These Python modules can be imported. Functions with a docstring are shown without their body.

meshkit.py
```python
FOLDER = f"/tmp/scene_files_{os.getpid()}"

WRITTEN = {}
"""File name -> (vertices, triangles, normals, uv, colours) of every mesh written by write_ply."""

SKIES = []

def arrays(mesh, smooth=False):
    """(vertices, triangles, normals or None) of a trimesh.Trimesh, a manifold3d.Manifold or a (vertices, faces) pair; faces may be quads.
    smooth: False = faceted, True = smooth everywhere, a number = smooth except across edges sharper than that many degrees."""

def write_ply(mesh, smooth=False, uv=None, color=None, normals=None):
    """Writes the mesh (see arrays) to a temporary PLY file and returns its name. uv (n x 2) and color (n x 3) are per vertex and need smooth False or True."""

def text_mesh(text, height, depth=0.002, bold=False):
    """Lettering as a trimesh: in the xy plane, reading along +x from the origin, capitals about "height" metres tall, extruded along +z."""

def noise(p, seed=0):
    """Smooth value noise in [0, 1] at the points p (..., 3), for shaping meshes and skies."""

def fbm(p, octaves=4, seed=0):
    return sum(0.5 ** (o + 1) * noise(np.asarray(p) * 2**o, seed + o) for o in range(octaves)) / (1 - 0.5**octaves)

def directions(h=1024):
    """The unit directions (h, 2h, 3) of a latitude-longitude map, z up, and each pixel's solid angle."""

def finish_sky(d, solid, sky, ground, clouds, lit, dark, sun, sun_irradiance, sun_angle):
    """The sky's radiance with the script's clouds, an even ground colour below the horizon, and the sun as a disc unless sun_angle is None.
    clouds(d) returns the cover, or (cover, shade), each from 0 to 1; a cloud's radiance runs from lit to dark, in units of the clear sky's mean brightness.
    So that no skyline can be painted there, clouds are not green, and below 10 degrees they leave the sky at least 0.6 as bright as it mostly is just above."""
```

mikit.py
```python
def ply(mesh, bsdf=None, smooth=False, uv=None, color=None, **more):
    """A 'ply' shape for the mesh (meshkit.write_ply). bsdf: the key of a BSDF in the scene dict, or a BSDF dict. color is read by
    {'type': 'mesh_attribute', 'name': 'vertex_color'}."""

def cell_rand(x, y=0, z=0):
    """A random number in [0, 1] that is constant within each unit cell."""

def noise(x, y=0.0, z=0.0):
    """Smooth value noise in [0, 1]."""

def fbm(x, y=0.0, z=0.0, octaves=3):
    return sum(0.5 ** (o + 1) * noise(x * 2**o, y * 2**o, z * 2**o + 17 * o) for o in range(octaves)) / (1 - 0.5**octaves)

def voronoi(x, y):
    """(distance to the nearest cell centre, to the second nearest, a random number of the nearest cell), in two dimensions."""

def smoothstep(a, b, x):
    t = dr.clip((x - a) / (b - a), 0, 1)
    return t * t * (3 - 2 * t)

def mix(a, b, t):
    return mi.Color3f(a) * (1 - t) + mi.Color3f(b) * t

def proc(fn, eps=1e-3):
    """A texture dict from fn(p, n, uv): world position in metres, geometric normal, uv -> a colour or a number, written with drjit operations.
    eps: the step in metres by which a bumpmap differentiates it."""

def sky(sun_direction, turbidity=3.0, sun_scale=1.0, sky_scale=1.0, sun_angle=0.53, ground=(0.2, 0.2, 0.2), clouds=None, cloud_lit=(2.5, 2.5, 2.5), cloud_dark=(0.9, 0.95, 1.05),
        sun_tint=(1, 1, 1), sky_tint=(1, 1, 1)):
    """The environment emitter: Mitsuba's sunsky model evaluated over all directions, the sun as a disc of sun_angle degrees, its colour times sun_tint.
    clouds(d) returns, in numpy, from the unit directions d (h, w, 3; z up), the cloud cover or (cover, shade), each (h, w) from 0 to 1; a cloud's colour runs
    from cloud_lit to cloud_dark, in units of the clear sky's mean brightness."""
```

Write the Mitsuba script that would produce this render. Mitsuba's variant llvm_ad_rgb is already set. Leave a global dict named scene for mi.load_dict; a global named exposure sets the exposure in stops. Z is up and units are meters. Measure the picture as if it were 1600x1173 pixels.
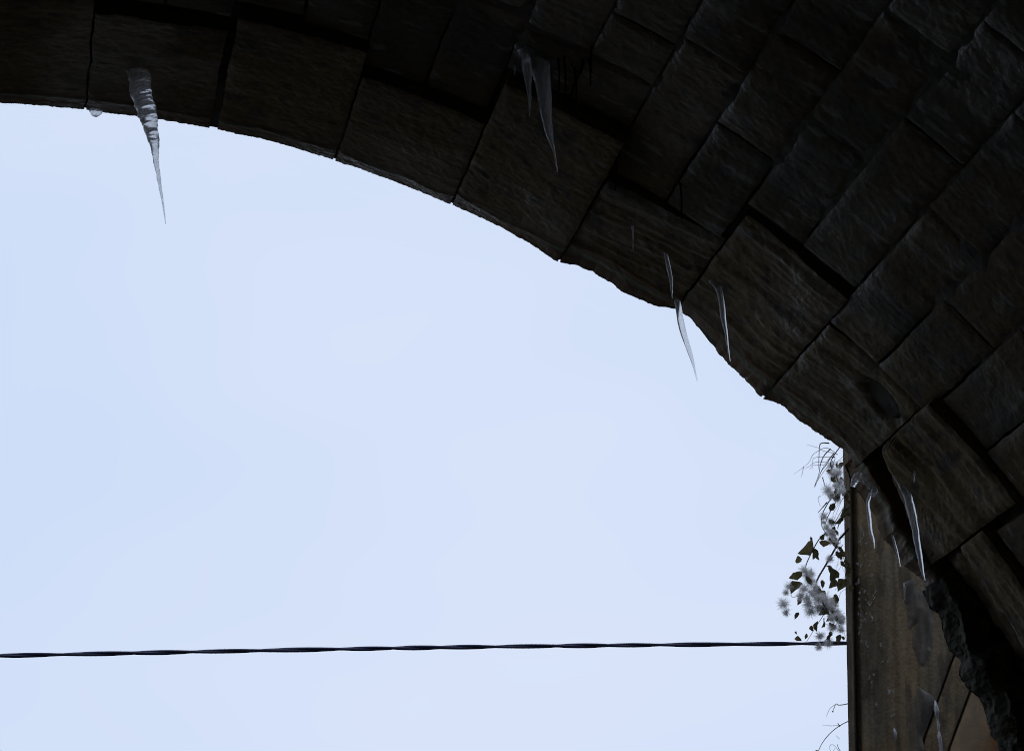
import math, random
import numpy as np, trimesh, mitsuba as mi, drjit as dr
import mikit, meshkit
from shapely.geometry import Polygon, box

T = mi.ScalarTransform4f
scene, labels = {}, {}
rng = np.random.default_rng(7)

# ---------------------------------------------------------------- camera, sky, exposure
EYE = (0.0, 0.0, 1.65)
FWD, UP = (0.2227, 0.9274, 0.3006), (0.0677, -0.3229, 0.9440)
scene['camera'] = {'type': 'perspective', 'fov': 22.62, 'fov_axis': 'x', 'near_clip': 0.05, 'far_clip': 4000.0,
                   'to_world': T().look_at(origin=EYE, target=[e + f for e, f in zip(EYE, FWD)], up=UP)}


def clouds(d):
    s = meshkit.fbm(d * np.array([5.0, 5.0, 10.0]) + 1.7, 3, 11) - 0.5
    thin = np.exp(-(np.arccos(np.clip(d @ np.array([0.19, 0.935, 0.30]), -1, 1)) / 0.13) ** 2)   # the overcast is thinnest here
    return np.ones(d.shape[:2]), np.clip(0.88 + 1.1 * s - 0.58 * thin - 0.35 * np.exp(-((d[..., 2] - 0.17) / 0.05) ** 2), 0, 1)


scene['sky'] = mikit.sky((-0.35, -0.25, 0.9), turbidity=3, sun_scale=0.10, sun_angle=14, clouds=clouds,
                         cloud_lit=(3.30, 3.62, 4.36), cloud_dark=(2.78, 3.32, 4.28), ground=(0.08, 0.08, 0.08))
exposure = 1.3

# ---------------------------------------------------------------- the barrel vault's geometry
R, CX, CZ, YF = 3.2, 0.083, 1.708, 7.10        # radius, centre line, front face
YB = -13.0                                       # back face
RAD = math.pi / 180


def put(th, y, r):
    th = np.asarray(th) * RAD
    return np.stack([CX + r * np.sin(th), np.broadcast_to(y, th.shape), CZ + r * np.cos(th)], -1)


# ---------------------------------------------------------------- materials
def bsdf(key, d):
    scene[key] = d
    return key


def th_s(p):
    return dr.atan2(p.x - CX, p.z - CZ) * R


def stone_fn(brown, grey, seed, bias):
    def fn(p, n, uv):
        s = th_s(p)
        r = dr.sqrt(dr.square(p.x - CX) + dr.square(p.z - CZ))
        big = mikit.fbm(s * 2.3 + seed, p.y * 3.1, r * 3 + seed, 4)
        streak = mikit.fbm(s * 5 + seed, p.y * 42, r * 42, 4)
        fine = mikit.fbm(p.x * 95, p.y * 95, p.z * 95, 3)
        spot = mikit.fbm(p.x * 17 + seed, p.y * 17, p.z * 17, 4)
        c = mikit.mix(brown, grey, mikit.smoothstep(0.38 + bias, 0.62 + bias, big * 0.88 + streak * 0.12))
        c = c * (0.72 + 0.34 * streak) * (0.50 + 0.95 * fine)
        c = mikit.mix(c, mi.Color3f(0.035, 0.032, 0.028), 0.8 * mikit.smoothstep(0.56, 0.72, spot))      # soot and damp
        c = mikit.mix(c, mi.Color3f(0.20, 0.20, 0.195), 0.4 * mikit.smoothstep(0.63, 0.76, mikit.fbm(s * 14, p.y * 30 + seed, r * 9, 3)))  # lime bloom
        return c
    return fn


def ring_fn(brown, grey, seed, bias):
    base = stone_fn(brown, grey, seed, bias)

    def fn(p, n, uv):
        s = th_s(p)
        c = base(p, n, uv)
        edge = mikit.smoothstep(6.86, 7.0, p.y + 0.10 * (mikit.fbm(s * 6, p.y * 6, 3.0, 3) - 0.5))
        rust = mi.Color3f(0.090, 0.056, 0.028) * (0.5 + mikit.fbm(s * 9, p.y * 50, seed, 3))
        c = mikit.mix(c, rust, 0.78 * edge)
        algae = mikit.smoothstep(6.985, 7.0, p.y) * (1 - mikit.smoothstep(7.01, 7.035, p.y)) * mikit.smoothstep(0.35, 0.6, mikit.fbm(s * 5, 2.0, seed, 3))
        return mikit.mix(c, mi.Color3f(0.12, 0.15, 0.11), 0.7 * algae)
    return fn


def rough_fn(p, n, uv):
    s = th_s(p)
    w = mikit.fbm(s * 2.1 + 9, p.y * 2.6, p.z * 2, 4)
    return 0.86 - 0.42 * mikit.smoothstep(0.45, 0.68, w)


def bump_fn(p, n, uv):
    s = th_s(p)
    r = dr.sqrt(dr.square(p.x - CX) + dr.square(p.z - CZ))
    return mikit.fbm(s * 20, p.y * 70, r * 70, 3) * 0.45 + mikit.fbm(p.x * 55, p.y * 55, p.z * 55, 4) * 0.9


def stony(key, fn, scale=0.006, rough=None, bump=bump_fn, spec=0.28):
    return bsdf(key, {'type': 'bumpmap', 'scale': scale, 'arbitrary': mikit.proc(bump, 2e-3),
                      'bsdf': {'type': 'principled', 'base_color': mikit.proc(fn), 'specular': spec,
                               'roughness': mikit.proc(rough) if rough else 0.85}})


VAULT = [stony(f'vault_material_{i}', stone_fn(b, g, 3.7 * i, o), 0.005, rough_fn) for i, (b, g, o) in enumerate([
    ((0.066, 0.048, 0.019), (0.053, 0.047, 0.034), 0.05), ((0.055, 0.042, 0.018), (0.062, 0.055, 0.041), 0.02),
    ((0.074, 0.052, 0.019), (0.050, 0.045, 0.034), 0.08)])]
RING = [stony(f'ring_material_{i}', ring_fn(b, g, 5.1 * i, o), 0.006, rough_fn) for i, (b, g, o) in enumerate([
    ((0.132, 0.094, 0.040), (0.104, 0.090, 0.064), 0.06), ((0.110, 0.082, 0.038), (0.114, 0.101, 0.076), 0.02)])]
stony('mortar_material', lambda p, n, uv: mi.Color3f(0.050, 0.045, 0.034) * (0.3 + 1.1 * mikit.fbm(p.x * 30, p.y * 30, p.z * 30, 4)), 0.006)
stony('masonry_material', lambda p, n, uv: mi.Color3f(0.16, 0.145, 0.12) * (0.4 + 1.1 * mikit.fbm(p.x * 4, p.y * 9, p.z * 9, 4)), 0.006)


def moss_fn(p, n, uv):
    return mikit.mix((0.034, 0.031, 0.020), (0.044, 0.054, 0.020), mikit.smoothstep(0.35, 0.7, mikit.fbm(p.x * 40, p.y * 40, p.z * 40, 3)))


bsdf('moss_material', {'type': 'twosided', 'bsdf': {'type': 'diffuse', 'reflectance': mikit.proc(moss_fn)}})


stony('mossy_stone_material', lambda p, n, uv: mikit.mix((0.030, 0.025, 0.015), (0.013, 0.016, 0.007), mikit.smoothstep(0.4, 0.6, mikit.fbm(p.x * 22, p.y * 22, p.z * 22, 3))), 0.010)


def wall_fn(p, n, uv):
    u = p.x - 0.164 * p.z                                   # along the slanting courses
    run = mikit.fbm(u * 45, p.z * 3.2, 2.0, 4)
    big = mikit.fbm(p.x * 5, p.z * 2.4, 9.0, 4)
    fine = mikit.fbm(p.x * 120, p.y * 120, p.z * 120, 3)
    c = mikit.mix((0.270, 0.208, 0.130), (0.225, 0.192, 0.142), mikit.smoothstep(0.4, 0.62, big))
    c = c * (0.50 + 0.78 * run) * (0.6 + 0.8 * fine)
    return mikit.mix(c, mi.Color3f(0.035, 0.033, 0.03), 0.50 * mikit.smoothstep(0.55, 0.7, mikit.fbm(u * 20 + 7, p.z * 6, 4.0, 4)))


def wall_pale_fn(p, n, uv):
    c = mi.Color3f(0.30, 0.235, 0.165) * (0.5 + 0.9 * mikit.fbm(p.x * 18, p.z * 7, 3.0, 4))
    rust = mikit.smoothstep(0.08, 0.2, p.x - 0.33 * (p.z - 3.0) - 3.69 + 0.16 * (mikit.fbm(p.x * 8, p.z * 8, 1.0, 3) - 0.5))
    return mikit.mix(c, mi.Color3f(0.26, 0.105, 0.03) * (0.4 + mikit.fbm(p.x * 30, p.z * 20, 5.0, 3)), 0.8 * rust)


def wall_bump(p, n, uv):
    return mikit.fbm((p.x - 0.164 * p.z) * 70, p.y * 30, p.z * 9, 3) + 0.35 * mikit.fbm(p.x * 140, p.y * 140, p.z * 140, 2)


stony('wall_material', wall_fn, 0.004, None, wall_bump)
stony('wall_pale_material', wall_pale_fn, 0.005, None, wall_bump)
stony('strip_material', lambda p, n, uv: mi.Color3f(0.20, 0.165, 0.128) * (0.55 + 0.8 * mikit.fbm(p.x * 60, p.y * 60, p.z * 14, 3)), 0.003, None, wall_bump)
bsdf('ice', {'type': 'blendbsdf', 'weight': 0.22, 'a': {'type': 'roughdielectric', 'alpha': 0.10, 'int_ior': 1.31, 'ext_ior': 1.0},
             'b': {'type': 'principledthin', 'base_color': {'type': 'rgb', 'value': (0.80, 0.83, 0.88)}, 'roughness': 0.4, 'diff_trans': 1.0}})
bsdf('milky_ice', {'type': 'blendbsdf', 'weight': 0.34, 'a': {'type': 'roughdielectric', 'alpha': 0.10, 'int_ior': 1.31, 'ext_ior': 1.0},
                   'b': {'type': 'principledthin', 'base_color': {'type': 'rgb', 'value': (0.84, 0.86, 0.90)}, 'roughness': 0.3, 'diff_trans': 1.1}})
bsdf('rime', {'type': 'principled', 'base_color': {'type': 'rgb', 'value': (0.38, 0.40, 0.45)}, 'roughness': 0.2, 'specular': 0.6})
bsdf('sheet_ice', {'type': 'principled', 'base_color': mikit.proc(lambda p, n, uv: wall_fn(p, n, uv) * 0.5 + mi.Color3f(0.040, 0.046, 0.058) * (0.3 + 1.4 * mikit.fbm((p.x - 0.164 * p.z) * 55, p.z * 6, 1.0, 4))), 'roughness': 0.32, 'specular': 0.4})
bsdf('cable_material', {'type': 'principled', 'base_color': {'type': 'rgb', 'value': (0.022, 0.028, 0.085)}, 'roughness': 0.5})
bsdf('stem_material', {'type': 'diffuse', 'reflectance': {'type': 'rgb', 'value': (0.06, 0.05, 0.05)}})
bsdf('root_material', {'type': 'diffuse', 'reflectance': {'type': 'rgb', 'value': (0.012, 0.011, 0.01)}})
bsdf('grass_material', {'type': 'diffuse', 'reflectance': {'type': 'rgb', 'value': (0.10, 0.095, 0.085)}})
bsdf('leaf_material', {'type': 'principledthin', 'base_color': mikit.proc(lambda p, n, uv: mikit.mix((0.05, 0.055, 0.03), (0.17, 0.14, 0.07), mikit.fbm(p.x * 60, p.y * 60, p.z * 60, 3))), 'roughness': 0.6, 'diff_trans': 0.7})
bsdf('fluff_material', {'type': 'principledthin', 'base_color': {'type': 'rgb', 'value': (0.80, 0.80, 0.80)}, 'roughness': 0.8, 'diff_trans': 1.0})
bsdf('ground_material', {'type': 'diffuse', 'reflectance': mikit.proc(lambda p, n, uv: mi.Color3f(0.082, 0.077, 0.068) * (0.6 + 0.8 * mikit.fbm(p.x * 3, p.y * 3, 1.0, 5)))})

# ---------------------------------------------------------------- helpers


def numbered(key):
    if key not in scene and key not in labels:
        return key
    i = 1
    while f'{key}_{i:03d}' in scene or f'{key}_{i:03d}' in labels:
        i += 1
    return f'{key}_{i:03d}'


def add(name, mesh, mat, parent=None, smooth=35, **tags):
    key = numbered(f'{parent}__{name}' if parent else name)
    scene[key] = mikit.ply(mesh, mat, smooth)
    if tags:
        labels[key] = tags
    return key


def thing(name, label, category, **more):
    key = numbered(name)
    labels[key] = {'label': label, 'category': category, **more}
    return key


def join(parts):
    v, f, k = [], [], 0
    for a, b in parts:
        v.append(a); f.append(np.asarray(b) + k); k += len(a)
    return np.vstack(v), np.vstack(f)


def spline(P, n):
    """Catmull-Rom through the rows of P (any number of columns), n points."""
    P = np.asarray(P, float)
    P = np.vstack([2 * P[0] - P[1], P, 2 * P[-1] - P[-2]])
    t = np.linspace(0, len(P) - 3 - 1e-9, n)
    i = t.astype(int); u = (t - i)[:, None]
    a, b, c, d = P[i], P[i + 1], P[i + 2], P[i + 3]
    return 0.5 * (2 * b + (c - a) * u + (2 * a - 5 * b + 4 * c - d) * u * u + (3 * b - a - 3 * c + d) * u ** 3)


def tube(P, rad, sides=6, wob=None):
    """A closed tube along P; wob(i, angles) scales the radius."""
    P = np.asarray(P, float); n = len(P)
    rad = np.broadcast_to(np.asarray(rad, float), (n,))
    t = np.gradient(P, axis=0); t /= np.linalg.norm(t, axis=1, keepdims=True) + 1e-12
    ref = np.array([1.0, 0, 0]) if abs(t[:, 0]).max() < 0.9 else np.array([0, 1.0, 0])
    a = np.cross(t, ref); a /= np.linalg.norm(a, axis=1, keepdims=True) + 1e-12
    b = np.cross(t, a)
    ang = np.arange(sides) * 2 * np.pi / sides
    rr = rad[:, None] * (wob if wob is not None else 1.0) * np.ones((n, sides))
    v = P[:, None] + rr[..., None] * (np.cos(ang)[None, :, None] * a[:, None] + np.sin(ang)[None, :, None] * b[:, None])
    i, j = np.meshgrid(np.arange(n - 1), np.arange(sides), indexing='ij')
    q = np.stack([i * sides + j, i * sides + (j + 1) % sides, (i + 1) * sides + (j + 1) % sides, (i + 1) * sides + j], -1).reshape(-1, 4)
    f = np.vstack([q[:, [0, 1, 2]], q[:, [0, 2, 3]]])
    k = n * sides; jj = np.arange(sides)
    f = np.vstack([f, np.stack([np.full(sides, k), (jj + 1) % sides, jj], -1), np.stack([np.full(sides, k + 1), k - sides + jj, k - sides + (jj + 1) % sides], -1)])
    return np.vstack([v.reshape(-1, 3), P[:1], P[-1:]]), f


def patch(th0, th1, y0, y1, roff, nt, ny, depth):
    """A dressed stone of the vault: th0, th1 in degrees, y0, y1 numbers or functions of th, roff(th, y, edge distance) the relief of its face."""
    u, v = np.meshgrid(np.linspace(0, 1, nt), np.linspace(0, 1, ny), indexing='ij')
    th = th0 + (th1 - th0) * u
    a = y0(th) if callable(y0) else y0
    b = y1(th) if callable(y1) else y1
    y = a + (b - a) * v
    e = np.minimum(np.minimum(th - th0, th1 - th) * RAD * R, np.minimum(y - a, b - y))
    if nt > 8:                                             # hand-cut: no edge is quite straight
        own = 50 * math.sin(th0 * 12.9 + y.mean() * 78.2)
        q = np.stack([th * RAD * R * 11, y * 11, 0 * y + 4], -1)
        q2 = np.stack([th * RAD * R * 30, y * 30, 0 * y + own], -1)
        hold = np.clip((YF - 0.01 - y) / 0.12, 0, 1)
        th, y = th + 0.13 * (meshkit.fbm(q, 2) - 0.5) + 0.10 * (meshkit.fbm(q2, 3) - 0.5), y + hold * (0.010 * (meshkit.fbm(q, 2, 5) - 0.5) + 0.007 * (meshkit.fbm(q2, 3, 6) - 0.5))
    r = R + roff(th, y, e)
    top = put(th, y, r).reshape(-1, 3)
    i, j = np.meshgrid(np.arange(nt - 1), np.arange(ny - 1), indexing='ij')
    k = i * ny + j
    q = np.stack([k, k + ny, k + ny + 1, k + 1], -1).reshape(-1, 4)
    ring = np.concatenate([np.arange(nt) * ny, (nt - 1) * ny + np.arange(1, ny), np.arange(nt - 2, -1, -1) * ny + ny - 1, np.arange(ny - 2, 0, -1)])
    tr, yr = th.reshape(-1)[ring], y.reshape(-1)[ring]
    side = put(tr, yr, np.full(len(ring), R + depth))
    m, base = len(ring), len(top)
    w = np.arange(m); w2 = (w + 1) % m
    s = np.stack([ring[w2], ring[w], base + w, base + w2], -1)
    f = np.vstack([q[:, [0, 1, 2]], q[:, [0, 2, 3]], s[:, [0, 1, 2]], s[:, [0, 2, 3]]])
    return np.vstack([top, side]), f[:, ::-1]


def sm(a, b, x):
    t = np.clip((x - a) / (b - a), 0, 1)
    return t * t * (3 - 2 * t)


# ---------------------------------------------------------------- the ground
g = 1500.0
add('ground', (np.array([[-g, -g, 0], [g, -g, 0], [g, g, 0], [-g, g, 0]]), np.array([[0, 1, 2], [0, 2, 3]])), 'ground_material', smooth=False, kind='structure')

# ---------------------------------------------------------------- the bridge
bridge = thing('stone_bridge', 'dark weathered stone arch bridge seen from below, its barrel vault filling the top and right', 'bridge')

arc = [(CX + (R + 0.16) * math.sin(a * RAD), CZ + (R + 0.16) * math.cos(a * RAD)) for a in np.linspace(90, -90, 181)]
hole = Polygon([(CX + R + 0.16, -1)] + arc + [(CX - R - 0.16, -1)])
body = box(-7.5, -0.3, 7.7, CZ + R + 0.55).difference(hole)
m = trimesh.creation.extrude_polygon(body, YF - 0.05 - YB, engine='earcut')
v = np.array(m.vertices)
add('spandrel', (np.stack([v[:, 0], v[:, 2] + YB, v[:, 1]], -1), np.array(m.faces)[:, ::-1]), 'masonry_material', bridge, smooth=False)
for y in (YF - 0.32, YB + 0.02):
    mm = trimesh.creation.box((15.2, 0.3, 0.7)); mm.apply_translation((0.1, y + 0.12, CZ + R + 0.9))
    add('parapet', mm, 'masonry_material', bridge, smooth=False)
for s in (-1, 1):                                               # the upright walls that carry the vault
    rows = []
    for k in range(5):
        z0 = k * CZ / 5
        x = -7.02 + (k % 2) * 0.35
        y = YB + 0.02
        while y < YF - 0.02:
            w = min(rng.uniform(0.6, 0.9), YF - y)
            mm = trimesh.creation.box((0.18, max(w - 0.012, 0.02), CZ / 5 - 0.012))
            mm.apply_translation((CX + s * (R + 0.085 + rng.uniform(-0.008, 0.008)), y + w / 2, z0 + CZ / 10))
            rows.append((np.array(mm.vertices), np.array(mm.faces)))
            y += w
    add('abutment_masonry', join(rows), 'masonry_material', bridge, smooth=False, kind='stuff')

# the arris of the ring: how far each place of it is worn back (+) or stands in (-)
RIM = np.array([[-95, 0.0], [0, 0.012], [3.38, .0099], [5.73, .0056], [7.93, -.0005], [10.15, -.0039], [12.22, -.0041], [14.84, -.0068], [18.19, -.0053], [21.45, -.0122], [24.77, -.0147], [28.18, -.0184], [31.26, -.0182], [34.87, -.0326], [35.99, -.0137], [37.52, -.0031], [38.84, -.0109], [39.99, -.0009], [41.03, .0192], [41.76, .0375], [42.69, .0419], [43.47, .0299], [44.31, .015], [45.95, .0076], [47.25, -.0045], [48.48, -.0101], [49.18, .0056], [50.83, .0212], [52.49, .038], [53.26, .0503], [53.9, 0.055], [54.85, .0147], [56.58, -.0101], [58.46, -.0387], [60.33, -.0489], [61.63, -.0305], [63.74, -.043], [64.57, -.0501], [65.97, -.0736], [66.92, -.0804], [67.86, -.0881], [69.27, -.0856], [70.37, -.0944], [71.58, -.1031], [76, -0.08], [80, -0.02], [95, 0]])
ts = np.linspace(-95, 95, 3801)
es = np.interp(ts, RIM[:, 0], RIM[:, 1])
ker = np.exp(-0.5 * (np.arange(-120, 121) * 0.05 / 1.7) ** 2); ker /= ker.sum()
eb = np.convolve(np.pad(es, 120, 'edge'), ker, 'valid')


def rim(th):
    q = np.stack([th * 1.1, 0 * th, 0 * th + 5], -1)
    return np.interp(th, RIM[:, 0], RIM[:, 1]) + (0.003 + 0.016 * sm(30, 40, th)) * (meshkit.fbm(q, 2) - 0.5) + 0.007 * (meshkit.fbm(q * 9.3, 3, 4) - 0.5)


# mortar bed behind the stones: shallow inside, raked out deep behind the ring
tt, yy = np.meshgrid(np.linspace(-90, 90, 541), np.concatenate([np.linspace(YB + 0.05, 3.5, 30), np.linspace(3.55, 7.093, 177)]), indexing='ij')
nz = meshkit.fbm(np.stack([tt * RAD * R * 9, yy * 9, 0 * tt + 2], -1), 4)
rr = R + 0.0075 + 0.022 * (nz - 0.46) + 0.022 * sm(5.95, 6.2, yy) * (1 - sm(6.66, 6.8, yy))
rr0 = np.interp(tt, ts, eb) - 0.004 + 0.010 * (nz - 0.5)
rr0 = np.where(tt > 34, np.maximum(rr0, np.interp(tt, RIM[:, 0], RIM[:, 1])) + 0.014, rr0)
mk = sm(6.95, 7.05, yy); rr0 = rr0 * (1 - mk) + (np.interp(tt, RIM[:, 0], RIM[:, 1]) + 0.004) * mk
mx = sm(6.66, 6.82, yy); rr = rr * (1 - mx) + (R + rr0) * mx
rr = rr + 0.1 * sm(54.3, 54.9, tt) * sm(6.55, 6.7, yy)
rr = np.minimum(rr, R + 0.15)
P = put(tt, yy, rr); nt, ny = tt.shape
i, j = np.meshgrid(np.arange(nt - 1), np.arange(ny - 1), indexing='ij'); k = i * ny + j
q = np.stack([k, k + 1, k + ny + 1, k + ny], -1).reshape(-1, 4)
add('mortar', (P.reshape(-1, 3), np.vstack([q[:, [0, 1, 2]], q[:, [0, 2, 3]]])), 'mortar_material', bridge, smooth=True)


def relief(seed, tilt, rough, bed):
    """Face relief of one stone: a slight tilt, lumps, bedding ridges along the arc and worn edges."""
    def fn(th, y, e):
        s = th * RAD * R
        a = meshkit.fbm(np.stack([s * 5, y * 5, 0 * s + seed], -1), 4) - 0.5
        b = meshkit.fbm(np.stack([s * 3.2, y * 26 + 2.5 * s, 0 * s + seed], -1), 4) - 0.5
        c = meshkit.fbm(np.stack([s * 40, y * 40, 0 * s + seed], -1), 3) - 0.5
        chip = meshkit.fbm(np.stack([s * 22, y * 22, 0 * s + seed + 9], -1), 3)
        worn = 0.007 * np.exp(-np.maximum(e, 0) / (0.004 + 0.014 * chip))
        return tilt[0] + tilt[1] * (s - s.mean()) + tilt[2] * (y - y.mean()) + rough * a + bed * b + 0.004 * c + worn
    return fn


# joints that run along the vault, every 3.37 degrees; the ring's stones each take two of these courses
JO = [7.85 + 3.37 * i for i in range(-2, 21)]
RING_ST = [(1.1, 7.85, 6.30), (7.85, 14.7, 6.43), (14.7, 21.5, 6.33), (21.5, 28.3, 6.475), (28.3, 35.0, 6.20), (35.0, 41.8, 6.465), (41.8, 48.45, 6.262), (48.45, 54.72, 6.455), (54.72, 61.3, 6.33), (61.3, 67.9, 6.585), (67.9, 74.7, 6.36)]
CROSS = {14.59: [5.75, 5.2], 17.96: [5.9, 5.35], 21.33: [5.93, 5.4], 24.7: [5.885, 5.3], 28.07: [5.93, 5.35], 31.44: [5.925, 5.69, 5.15], 34.81: [5.628, 5.0], 38.18: [5.922, 5.382, 4.85], 41.55: [5.642, 5.05], 44.92: [5.37, 4.846], 48.29: [5.63, 5.05], 51.66: [5.922, 5.4], 55.03: [5.75, 5.15], 58.4: [6.0, 5.4], 61.77: [5.95, 5.3], 65.14: [5.8, 5.2], 68.51: [6.0, 5.45]}

hidden = []
for i in range(-27, 26):
    a = 7.85 + 3.37 * i; b = a + 3.37
    if b > 89.9 or a < -89.9:
        continue
    mid = (a + b) / 2
    end = next((y for t0, t1, y in RING_ST if t0 < mid < t1), 6.3 + 0.1 * ((i // 2) % 3))
    near = next((list(v) for k_, v in CROSS.items() if abs(k_ - a) < 0.3), [])
    if 7 < a < 14.6:
        end -= 0.045
    if 41 < a < 48:
        end -= 0.055
    ys = [end] + near
    while ys[-1] > YB + 0.4:
        ys.append(max(ys[-1] - rng.uniform(0.46, 0.66), YB))
    for y1, y0 in zip(ys[:-1], ys[1:]):
        gt, gy = rng.uniform(0.05, 0.09), rng.uniform(0.0025, 0.005)
        tilt = (rng.normal(0, 0.0022), rng.normal(0, 0.010), rng.normal(0, 0.004))
        seen = y1 > 4.35 and 1.0 < mid < 75
        f = relief(rng.uniform(0, 90), tilt, 0.010, 0.006)
        if seen:
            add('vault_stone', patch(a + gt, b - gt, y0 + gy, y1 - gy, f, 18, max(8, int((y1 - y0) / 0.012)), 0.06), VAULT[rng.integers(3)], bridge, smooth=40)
        else:
            hidden.append(patch(a + gt, b - gt, y0 + gy, y1 - gy, lambda th, y, e, t=tilt: t[0] + t[1] * (th - th.mean()) * RAD * R + 0 * y, 3, 3, 0.05))


def ring_face(a, b, seed, y0):
    left = (a + b) / 2 < 34
    f0 = relief(seed, (0, 0, rng.normal(0, 0.008)), 0.009 if left else 0.018, 0.003 if left else 0.019)
    w = 0.115 if left else 0.17

    def fn(th, y, e):
        side = np.minimum(np.minimum(th - th.min(), th.max() - th) * RAD * R, y - y.min())
        base = (1.0 if left else 0.85) * np.interp(th, ts, eb) - (0.016 if left else 0.010)
        ww = w * (0.85 + 0.4 * meshkit.fbm(np.stack([th * 0.35, 0 * th, 0 * th + seed], -1), 3) - 0.2)
        t = np.clip((y - (YF - ww)) / ww, 0, 1)
        own = f0(th, y, side + 0.0015)
        if 48 < (a + b) / 2 < 54.7:                       # a scoop broken out of the stone's lower corner
            d = np.hypot((th - 53.2) * RAD * R / 0.11, (y - 6.62) / 0.085 - (th - 53.2) * 0.14)
            own = own + 0.045 * sm(1.0, 0.3, d)
        return base * (1 - t) + rim(th) * t + own * (1 - 0.85 * t) - 0.004 * np.exp(-((y - (YF - ww)) / 0.006) ** 2)
    return fn


def cav(th):                                              # where the broken stone under the rim ends
    return np.interp(th, [54.7, 55.1, 57.3, 59, 61.4], [6.705, 6.77, 6.865, 6.95, 7.045])


for n_, (a, b, y0) in enumerate(RING_ST):
    w1 = w0 = 0.065
    if abs(b - 14.7) < 0.1: w1 = 0.25
    if abs(a - 14.7) < 0.1: w0 = 0.20
    far = YF
    if abs(a - 54.72) < 0.1: far = cav
    if a > 60: far = 7.0
    if a > 54:
        fq = relief(50 + n_, (-0.03, 0.02, 0.0), 0.018, 0.030)
        sunk = 0.045 if a > 60 else 0.0
        fr = lambda th, y, e, fq=fq, sunk=sunk: fq(th, y, e) + sunk * sm(6.76, 6.90, y + 0.10 * (meshkit.fbm(np.stack([th * 0.8, y * 6, 0 * th], -1), 3) - 0.5)) * (1 + 0.5 * meshkit.fbm(np.stack([th * 0.9, y * 16, 0 * th], -1), 3))
        add('voussoir', patch(a + w0, b - w1, y0 + 0.006, far, fr, 50, 60, 0.14), RING[n_ % 2], bridge, smooth=40)
    else:
        nyy = int((YF - y0) / 0.0085)
        add('voussoir', patch(a + w0, b - w1, y0 + 0.006, far, ring_face(a, b, 31.0 + n_, y0), 64, nyy, 0.45), RING[n_ % 2], bridge, smooth=40)

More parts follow.
